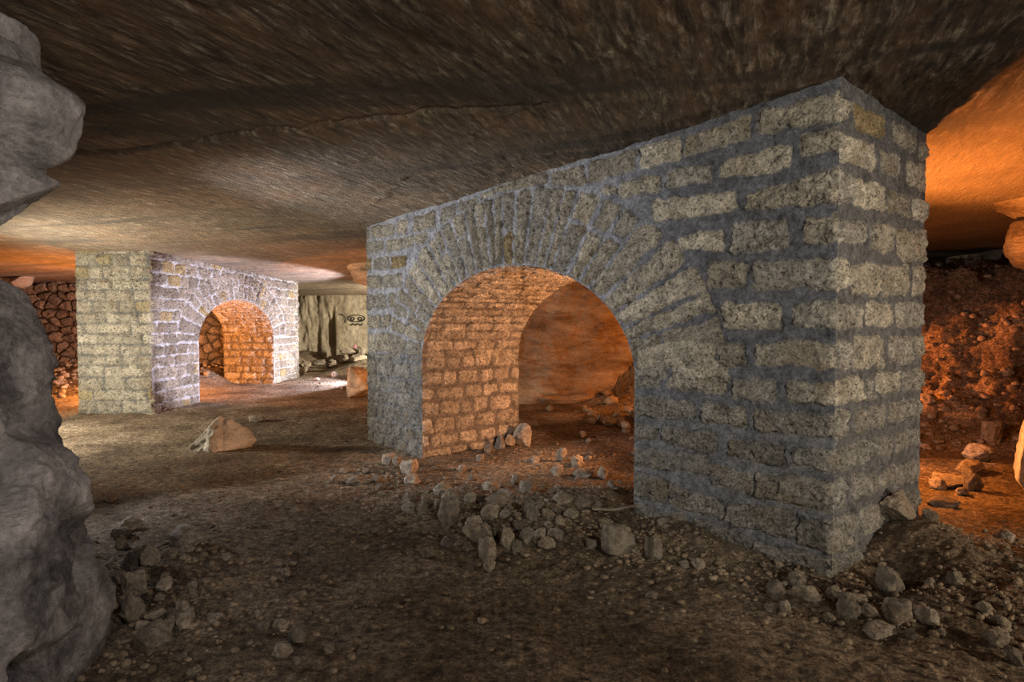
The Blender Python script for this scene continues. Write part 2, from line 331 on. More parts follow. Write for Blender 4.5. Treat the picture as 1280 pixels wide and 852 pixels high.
class Face:
    """a rectangular wall face in (u, z) metres with stones standing proud of recessed mortar"""
    def __init__(s, org, du, n, L, z0, z1, res, n0=None, n1=None, seed=1, kind='near', mortar=(.15, .15, .155), opening=None, rough=1., relief=.022):
        s.org = np.array([org[0], org[1], 0.]); s.du = np.array([du[0], du[1], 0.]); s.n = np.array([n[0], n[1], 0.])
        s.u = np.linspace(0, L, max(4, int(L/res)+1)); s.z = np.linspace(z0, z1, int((z1-z0)/res)+1)
        s.U, s.Z = np.meshgrid(s.u, s.z, indexing='ij'); s.L = L; s.res = res
        s.n0, s.n1 = n0, n1; s.rs = random.Random(seed); s.kind = kind; s.op = opening; s.rough = rough; s.relief = relief
        s.base = s.U, s.Z
        s.keep = None
        if opening: s.snap()
        s.H = np.zeros_like(s.U); s.mask = np.zeros_like(s.U)
        s.col = np.empty(s.U.shape+(3,)); s.col[:] = mortar(s.U, s.Z) if callable(mortar) else mortar
    def snap(s):
        tc, zs, a, b = s.op
        U, Z = s.U.copy(), s.Z.copy()
        dx, dz = U-tc, np.maximum(Z-zs, 0)
        rho = np.sqrt((dx/a)**2+(dz/b)**2); ins = rho < 1-1e-9
        s.ins = ins
        rr = np.maximum(rho, 1e-6)
        low = Z <= zs
        U2 = np.where(low, tc+np.sign(dx)*a, tc+dx/rr); Z2 = np.where(low, Z, zs+(Z-zs)/rr)
        ok = ins & (np.hypot(U2-U, Z2-Z) < s.res*1.6)
        s.U = np.where(ok, U2, U); s.Z = np.where(ok, Z2, Z)
        s.dead = ins & ~ok
        d = np.where(low, np.abs(dx)-a, (rho-1)*.5*(a+b))
        s.od = np.where(ins, 0, np.maximum(d, 0))
    def pos0(s, U, Z): return s.org+U[..., None]*s.du+np.stack([0*Z, 0*Z, Z], -1)
    def stamp(s, quads, proud=1., ext0=False, extL=False, comb=0., col=None):
        px = s.pos0(s.U, s.Z).reshape(-1, 3)
        if not hasattr(s, 'w1'):
            sh = s.U.shape
            s.w1 = (.024*pn(px*7+3)+.014*pn(px*22+1)+.006*pn(px*55)).reshape(sh)
            s.bulk = (fbm(px*11+20, 3)).reshape(sh); s.fine = (fbm(px*38+7, 2)).reshape(sh); s.pock = sm(.12, .5, fbm(px*22+31, 3)).reshape(sh)
        for q in quads:
            q = np.array(q, float)
            if ext0: q[:, 0] = np.where(q[:, 0] < .075, -.08, q[:, 0])
            if extL: q[:, 0] = np.where(q[:, 0] > s.L-.075, s.L+.08, q[:, 0])
            ar = sum(q[i, 0]*q[(i+1) % 4, 1]-q[(i+1) % 4, 0]*q[i, 1] for i in range(4))
            if ar < 0: q = q[::-1]
            if abs(ar) < .002: continue
            lo, hi = q.min(0)-.03, q.max(0)+.03
            i0, i1 = np.searchsorted(s.u, lo[0]), np.searchsorted(s.u, hi[0]); j0, j1 = np.searchsorted(s.z, lo[1]), np.searchsorted(s.z, hi[1])
            if i1 <= i0 or j1 <= j0: continue
            sl = (slice(i0, i1), slice(j0, j1)); U, Zz = s.U[sl], s.Z[sl]
            size = min(hi-lo); r = min(.035, .2*size)
            D = []
            for k in range(4):
                a, b = q[k], q[(k+1) % 4]; e = b-a; ln = np.hypot(*e)
                if ln < 1e-4: continue
                D.append(((U-a[0])*e[1]-(Zz-a[1])*e[0])/ln)
            D = np.stack(D); D = D-.008; Q = D+r
            sd = np.sqrt((np.maximum(Q, 0)**2).sum(0))+np.minimum(Q.max(0), 0)-r+s.w1[sl]
            m = sm(.004, -.008, sd)
            pr = s.relief*proud*s.rs.uniform(.55, 1.25); rg = s.rough*s.rs.uniform(.5, 1.2)
            tu, tz = s.rs.uniform(-.05, .05), s.rs.uniform(-.09, .05); c = q.mean(0)
            h = pr*sm(.0, -.03, sd)+m*rg*(.014*s.bulk[sl]+.010*s.fine[sl]-.012*s.pock[sl])+m*(tu*(U-c[0])+tz*(Zz-c[1]))
            if comb:
                an = s.rs.uniform(.5, 2.4); h = h+m*comb*.0028*np.sin((U*math.cos(an)+Zz*math.sin(an)+.01*s.bulk[sl])*2*PI/.02)
            g = -.014*np.exp(-((sd-.002)/.008)**2)*np.clip(.5+2.2*s.bulk[sl], 0, 1.4)
            s.H[sl] = np.where(m > s.mask[sl], h, s.H[sl])+g
            cc = palette(s.kind, s.rs, c[1], c[0]) if col is None else np.array(col)*s.rs.uniform(.8, 1.15)
            mm = np.maximum(m-s.mask[sl], 0)[..., None]
            s.col[sl] = s.col[sl]*(1-mm)+cc*mm; s.mask[sl] = np.maximum(s.mask[sl], m)
    def build(s, world=None):
        px = s.pos0(s.U, s.Z).reshape(-1, 3); sh = s.U.shape
        H = s.H+(1-s.mask)*(.006*fbm(px*7+2, 3)+.0025*pn(px*40)).reshape(sh)*s.rough
        zn = (.005*pn(np.stack([0*s.Z.ravel(), 0*s.Z.ravel(), s.Z.ravel()*9], 1))).reshape(sh)
        N = np.broadcast_to(s.n, sh+(3,)).copy()
        for nn, d in ((s.n0, s.U), (s.n1, s.L-s.U)):
            if nn is None: continue
            c = sm(.03, 0, d); H = H*(1-c)+(zn-.004)*c
            N = N+c[..., None]*np.array([nn[0], nn[1], 0.])
        N /= np.linalg.norm(N, axis=-1)[..., None]
        if s.op: H = H*sm(0, .025, s.od)
        V = s.pos0(s.U, s.Z)+N*H[..., None]
        s.V = V.reshape(-1, 3); s.F = gridfaces(*sh)
        nrm = np.cross(s.du, [0, 0, 1.])
        if nrm@s.n < 0: s.F = s.F[:, ::-1]
        fc_u = s.U.ravel()[s.F].mean(1); fc_z = s.Z.ravel()[s.F].mean(1)
        if s.op:
            bad = s.dead.ravel()[s.F].any(1) | s.ins.ravel()[s.F].all(1)
            s.F, fc_u, fc_z = s.F[~bad], fc_u[~bad], fc_z[~bad]
        s.fu, s.fz = fc_u, fc_z
        return s
class Soffit(Face):
    """jambs and vault of an opening: u runs through the wall, z runs along the profile"""
    def __init__(s, org, d, e, T, op, z0, res, **k):
        tc, zs, a, b = op
        th = np.linspace(0, PI, 400)
        x = np.concatenate([[tc+a, ], tc+a*np.cos(th), [tc-a]]); z = np.concatenate([[z0], zs+b*np.sin(th), [z0]])
        ln = np.concatenate([[0], np.cumsum(np.hypot(np.diff(x), np.diff(z)))])
        super().__init__(org, e, (0, 0), T, 0, ln[-1], res, **k)
        s.px, s.pz, s.ln = x, z, ln; s.d = np.array([d[0], d[1], 0.]); s.lim = (zs-z0, ln[-1]-(zs-z0)); s.zz0 = z0
    def pos0(s, U, A):
        t = np.interp(A, s.ln, s.px); z = np.interp(A, s.ln, s.pz)
        return s.org+t[..., None]*s.d+U[..., None]*s.du+np.stack([0*z, 0*z, z], -1)
    def build(s):
        px = s.pos0(s.U, s.Z).reshape(-1, 3); sh = s.U.shape
        H = s.H+(1-s.mask)*(.006*fbm(px*7+2, 3)).reshape(sh)
        e = 1e-3; ta = (np.interp(s.Z+e, s.ln, s.px)-np.interp(s.Z-e, s.ln, s.px)); za = (np.interp(s.Z+e, s.ln, s.pz)-np.interp(s.Z-e, s.ln, s.pz))
        l = np.hypot(ta, za)+1e-12; nt, nz = -za/l, ta/l        # points into the opening
        N = nt[..., None]*s.d+np.stack([0*nz, 0*nz, nz], -1)
        H = H*sm(0, .025, np.minimum(s.U, s.L-s.U))
        s.V = (s.pos0(s.U, s.Z)+N*H[..., None]).reshape(-1, 3); s.F = gridfaces(*sh)
        f = s.F[len(s.F)//2]; v = s.V[f]; nn = np.cross(v[1]-v[0], v[2]-v[0])
        if nn@N.reshape(-1, 3)[f[0]] < 0: s.F = s.F[:, ::-1]
        s.fu = s.U.ravel()[s.F].mean(1); s.fz = s.Z.ravel()[s.F].mean(1)
        return s
def part(name, pieces, mat, parent):
    Vs, Fs, Cs, Ms, n = [], [], [], [], 0
    for f, sel in pieces:
        V, F, c, m = compact(f.V, f.F[sel], f.col.reshape(-1, 3), f.mask.ravel())
        Vs.append(V); Fs.append(F+n); Cs.append(c); Ms.append(m); n += len(V)
    return obj(name, mesh(name, np.concatenate(Vs), np.concatenate(Fs), mat, np.concatenate(Cs), np.concatenate(Ms)), parent)

def masonry_arch(name, label, P, ang, L, T, op, ext, zlo, res, mat, front, side, mortar, kind, nv, pitch, seed, side_at, rough, relief, esoff=None, comb=0.):
    """P corner, d along the front, e through the wall"""
    d = np.array([-math.sin(ang), math.cos(ang)]); e = np.array([math.cos(ang), math.sin(ang)])*side_at
    rs = random.Random(seed); tc, zs, a, b = op; a2, b2 = ext; top = 3.0
    def excl(z):
        if z > zs+b2: return None
        w = a2*math.sqrt(max(0, 1-(max(z-zs, 0)/b2)**2)) if z > zs-.02 else a
        return (tc-w, tc+w)
    kw = dict(kind=kind, mortar=mortar, rough=rough, relief=relief)
    root = bpy.data.objects.new(name, None); C.objects.link(root); tag(root, label, 'arch')
    fr = Face(P, d, -e, L, zlo, top, res, n0=-d, n1=d, seed=seed, opening=op, **kw)
    q, lo = front(excl, rs, L); fr.stamp(q, ext0=True, extL=True, comb=0); fr.stamp(lo, ext0=True, extL=True, comb=comb)
    fr.stamp(ring_stones(tc, zs, a, b, a2, b2, nv, .042, rs)); fr.build()
    bk = Face(P+e*T, d, e, L, zlo, top, .035, n0=-d, n1=d, seed=seed+1, opening=op, **kw)
    bk.stamp(rows(0, L, zlo, top, pitch, .2, .5, .04, excl, rs)); bk.stamp(ring_stones(tc, zs, a, b, a2, b2, nv, .04, rs)); bk.build()
    s0 = Face(P, e, -d, T, zlo, top, res, n0=-e, n1=e, seed=seed+2, **(dict(kw, kind='farside', mortar=(.2, .195, .175), rough=1.5) if kind == 'far' else dict(kw, mortar=(.17, .165, .16))))
    s0.stamp(side(rs), ext0=True, extL=True, comb=0); s0.build()
    s1 = Face(P+d*L, e, d, T, zlo, top, res*2, n0=-e, n1=e, seed=seed+3, **kw)
    s1.stamp(rows(0, T, zlo, top, pitch, .2, .45, .04, None, rs), ext0=True, extL=True); s1.build()
    so = Soffit(P, d, e, T, op, zlo, max(res*1.4, .012), seed=seed+4, **dict(kw, kind='soffit', mortar=(.235, .2, .165), rough=1.2))
    j = so.lim
    so.stamp(rows(0, T, 0, j[0], pitch*.95, .17, .45, .062, None, rs), proud=.8)
    so.stamp(rows(0, T, j[0], j[1], .115, .2, .55, .035, None, rs, vary=.5), proud=.8)
    so.stamp(rows(0, T, j[1], so.z[-1], pitch*.95, .16, .45, .062, None, rs), proud=.8)
    so.build()
    def zone(f):
        dz = np.maximum(f.fz-zs, 0); inr = (((f.fu-tc)/a2)**2+(dz/b2)**2 < 1) & (f.fz > zs)
        low = f.fz <= zs
        return inr, low & (f.fu < tc), low & (f.fu > tc), ~inr & ~low
    zf, zb = zone(fr), zone(bk)
    sl = so.fz
    part('pier', [(fr, zf[1]), (bk, zb[1]), (s0, s0.fz <= zs), (so, sl >= j[1])], mat, root)
    part('pier', [(fr, zf[2]), (bk, zb[2]), (s1, s1.fz <= zs), (so, sl <= j[0])], mat, root)
    part('arch_ring', [(fr, zf[0]), (bk, zb[0])], mat, root)
    part('vault', [(so, (sl > j[0]) & (sl < j[1]))], mat, root)
    part('spandrel', [(fr, zf[3]), (bk, zb[3]), (s0, s0.fz > zs), (s1, s1.fz > zs)], mat, root)
    return root
Q = lambda t: [(t[0]/100, t[1]/100), (t[2]/100, t[3]/100), (t[4]/100, t[5]/100), (t[6]/100, t[7]/100)]
P1 = np.array([1.938, 3.571]); ANG1 = math.radians(39.5)
def mortar1(U, Z):
    ring = (sm(.9, 2.2, U)*sm(.95, 1.35, Z))[..., None]; low = (sm(1.1, .7, Z))[..., None]
    c = np.array([.17, .172, .182])*(1-low)+np.array([.205, .205, .21])*low
    return c*(1-ring)+np.array([.345, .345, .365])*ring
def front1(excl, rs, L):
    q = [Q(t) for t in FRONT]
    up = [s for s in q if np.mean([p[1] for p in s]) > 1.1]; lo = [s for s in q if np.mean([p[1] for p in s]) <= 1.1]
    lo += rows(4.765, L, -.35, 1.1, .2, .2, .4, .035, None, rs)
    lo += rows(0, 1.5, -.5, -.02, .2, .25, .5, .035, None, rs)
    up += rows(5.66, L, 1.1, 1.75, .2, .16, .3, .04, None, rs) if False else []
    return up, lo
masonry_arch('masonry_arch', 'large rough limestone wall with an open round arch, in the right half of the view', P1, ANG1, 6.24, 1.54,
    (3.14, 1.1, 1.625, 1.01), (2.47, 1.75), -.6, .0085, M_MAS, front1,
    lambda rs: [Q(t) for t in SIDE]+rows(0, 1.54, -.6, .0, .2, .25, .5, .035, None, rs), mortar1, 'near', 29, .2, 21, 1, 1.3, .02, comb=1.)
P2 = np.array([-6.52, 10.8])
def front2(excl, rs, L): return rows(0, L, -.4, 2.95, .215, .22, .5, .04, excl, rs), []
masonry_arch('masonry_arch', 'farther stone wall with a round arch lit violet white, at left of the view', P2, math.radians(-1), 7.1, 1.36,
    (3.44, 1.15, 1.86, .92), (2.65, 1.56), -.6, .02, M_MAS2, front2,
    lambda rs: rows(0, 1.36, -.5, 2.95, .215, .24, .5, .035, None, rs), (.56, .55, .54), 'far', 25, .215, 33, -1, 2.2, .03)

# ------------------------------------------------------------------ natural rock walls
def rock_sheet(name, pts, z0, z1, res, mat, amp=.12, strata=.1, closed=False, bulge=None, seed=0, out=1):
    pts = np.array(pts+[pts[0]] if closed else pts, float)
    seg = np.hypot(*np.diff(pts, axis=0).T); s = np.concatenate([[0], np.cumsum(seg)])
    u = np.linspace(0, s[-1], int(s[-1]/res)+1); z = np.linspace(z0, z1, int((z1-z0)/res)+1)
    # rounded corners: average the path
    x = sum(np.interp(np.clip(u+o, 0, s[-1]), s, pts[:, 0]) for o in np.linspace(-.2, .2, 9))/9
    y = sum(np.interp(np.clip(u+o, 0, s[-1]), s, pts[:, 1]) for o in np.linspace(-.2, .2, 9))/9
    tx, ty = np.gradient(x), np.gradient(y); l = np.hypot(tx, ty)+1e-9; nx, ny = ty/l*out, -tx/l*out
    if closed: nx[0] = nx[-1] = (nx[0]+nx[-1])/2; ny[0] = ny[-1] = (ny[0]+ny[-1])/2
    Xg, Zg = x[:, None]+0*z, 0*x[:, None]+z; Yg = y[:, None]+0*z
    p = stack(Xg, Yg, Zg)+seed*7.7
    h = amp*fbm(p*np.array([.7, .7, 1.1]), 5)
    lay = p[:, 2]*3.1+.7*pn(p*.6)+.25*pn(p*1.7)
    f = lay-np.floor(lay); k = np.floor(lay)
    h += strata*(np.sin(k*12.9898)*.5)*sm(0, .12, f)-strata*.55*np.exp(-((f-.03)/.09)**2)*np.clip(2*pn(p*.55+3)+.55, 0, 1.2)
    h += .02*fbm(p*7, 3)
    h = h.reshape(Xg.shape)
    if bulge is not None: h = h+bulge(Xg, Yg, Zg)
    V = np.stack([Xg+nx[:, None]*h, Yg+ny[:, None]*h, Zg], -1).reshape(-1, 3)
    return mesh(name, V, gridfaces(len(u), len(z), out < 0), mat)
# natural pillar seen through the large arch
def rb(X, Y, Z): return sm(2.25, 2.5, Z)*sm(-1.9, -3.0, X)*.55+.25*sm(1.0, .0, Z)*sm(-2, 1, X)
rp = obj('rock_pillar', rock_sheet('rock_pillar', [(-2.2, 17.5), (-3.1, 13.7), (-2.5, 12.9), (-.5, 12.35), (1.5, 12.4), (4, 12.9), (7, 14), (9.4, 15)], -.5, 2.98, (.032), M_ROCK, .2, .3, bulge=rb, seed=1))
tag(rp, 'massive natural rock pillar with layered face seen through the large arch', 'rock')
wb = struct(obj('wall_back', rock_sheet('wall_back', [(-9, 24.6), (-6.6, 24.6), (-4.6, 24.9), (2, 25.1)], -.3, 2.95, .05, M_BACK, .0, .0, seed=2,
    bulge=lambda X, Y, Z: sm(-7., -7.4, X)*0+sm(-7.25, -7.4, X)*(.3*fbm(stack(X*1.6, Z*.35, 3.), 4).reshape(X.shape)-.15+.12*sm(1.2, 2.6, Z))+.03*fbm(stack(X*2, Z*2, 1.), 4).reshape(X.shape))))
struct(obj('wall_left', rock_sheet('wall_left', [(-16, -4.2), (-16, 25.5), (-8.8, 25.5)], -.3, 3.1, .15, M_ROCK, .2, .15, seed=3)))
struct(obj('wall_right', rock_sheet('wall_right', [(9.2, 25.5), (9.2, -4.2)], -.3, 3.1, .15, M_ROCK, .2, .15, seed=4)))
struct(obj('wall_front', rock_sheet('wall_front', [(9.2, -4.2), (-16, -4.2)], -.3, 3.1, .15, M_ROCK, .2, .15, seed=5)))

# dry stone wall behind the far arch
def dry_wall():
    L, Hh, res = 8.05, 3.3, .022; u = np.arange(0, L, res); z = np.arange(-.3, Hh-.3, res)
    U, Zg = np.meshgrid(u, z, indexing='ij'); cs = (.36, .24)
    gu, gz = U/cs[0], Zg/cs[1]; gu = gu+.5*(np.floor(gz) % 2)*0
    w = (.16*pn(stack(U*4, Zg*4))).reshape(U.shape); gu = gu+w; gz = gz+(.16*pn(stack(U*4, Zg*4, 9.))).reshape(U.shape)
    rg = np.random.default_rng(5); J = rg.random((64, 64, 6))
    f1 = np.full(U.shape, 9.); f2 = f1.copy(); idx = np.zeros(U.shape, int); du = f1*0; dz = f1*0
    iu, iz = np.floor(gu).astype(int), np.floor(gz).astype(int)
    for a in (-2, -1, 0, 1, 2):
        for b in (-2, -1, 0, 1, 2):
            ci, cj = (iu+a) % 64, (iz+b) % 64
            x = iu+a+.1+.8*J[ci, cj, 0]; y = iz+b+.1+.8*J[ci, cj, 1]
            dd = np.hypot((gu-x)*1.1, (gz-y)*.85)
            c = dd < f1; f2 = np.where(c, f1, np.minimum(f2, dd)); idx = np.where(c, ci*64+cj, idx)
            du = np.where(c, gu-x, du); dz = np.where(c, gz-y, dz); f1 = np.where(c, dd, f1)
    edge = f2-f1; Jf = J.reshape(-1, 6)[idx]
    m = sm(.03, .12, edge)
    h = .11*sm(0.0, .3, edge)+.05*Jf[..., 2]*m+m*((Jf[..., 3]-.5)*.1*du+(Jf[..., 4]-.5)*.1*dz)+m*.012*fbm(stack(U*9, Zg*9), 3).reshape(U.shape)
    cl = np.array([.36, .28, .2])*(.65+.6*Jf[..., 5])[..., None]*m[..., None]+np.array([.05, .04, .03])*(1-m[..., None])
    V = np.stack([-15.9+U, 17.25-h, Zg], -1).reshape(-1, 3)
    return mesh('dry_stone_wall', V, gridfaces(len(u), len(z)), M_DRY, cl.reshape(-1, 3), m.ravel())
tag(obj('dry_stone_wall', dry_wall()), 'dry wall of stacked broken stone at far left, under orange light', 'wall')

# ------------------------------------------------------------------ rocks
def ico(sub):
    import bmesh
    bm = bmesh.new(); bmesh.ops.create_icosphere(bm, subdivisions=sub, radius=1)
    V = np.array([v.co for v in bm.verts]); F = np.array([[v.index for v in f.verts] for f in bm.faces]); bm.free()
    return V, F
ICO = {k: ico(k) for k in (1, 2, 3, 4, 5, 6)}
def rock_verts(seed, sub, planes=14, dmin=.55, dmax=.9, rough=.05, lump=.12, aspect=(1, 1, 1), hard=.92):
    r = np.random.default_rng(seed); V, F = ICO[sub]; V = V.copy()
    V *= (1+lump*fbm(V*1.1+seed*3.1, 3))[:, None]
    for k in range(planes):
        n = r.normal(size=3); n /= np.linalg.norm(n); dd = r.uniform(dmin, dmax)
        e = V@n-dd; V = V-np.maximum(e, 0)[:, None]*n*hard
    V += V/np.linalg.norm(V, axis=1)[:, None]*(rough*fbm(V*3.2+seed, 4)+rough*.4*ridge(V*7+seed, 2))[:, None]
    V = V*np.array(aspect)
    return V, F
def unit(V):
    lo, hi = V.min(0), V.max(0); V = (V-(lo+hi)/2)/(hi-lo); V[:, 2] += .5
    return V
BASES = []
for k in range(16):
    V, F = rock_verts(100+k, 4, 22 if k % 4 else 12, .45 if k % 4 else .62, .8, .07 if k % 2 else .1, .3)
    a = RNG.uniform(0, 6.28); R = np.array([[math.cos(a), -math.sin(a), 0], [math.sin(a), math.cos(a), 0], [0, 0, 1]])
    BASES.append(mesh('stone', unit(V@R.T), F, M_STONE, smooth=True))
SMALL = []
for k in range(8):
    V, F = rock_verts(200+k, 3, 14, .5, .85, .06, .2)
    SMALL.append(mesh('stone', unit(V), F, M_STONE))
def place(me, X, Y, w, h, dep=None, sink=.18, rz=None, name='stone', tilt=(0, 0)):
    o = obj(name, me); dep = dep or w*random.uniform(.75, 1.05)
    z = float(floor_z(np.array([X]), np.array([Y]))[0])
    o.location = (X, Y, z-h*sink); o.scale = (w, dep, h*(1+sink))
    o.rotation_euler = (tilt[0], tilt[1], math.atan2(-X, Y)+(rz if rz is not None else random.choice((0, PI))+random.uniform(-.25, .25)))
    return o
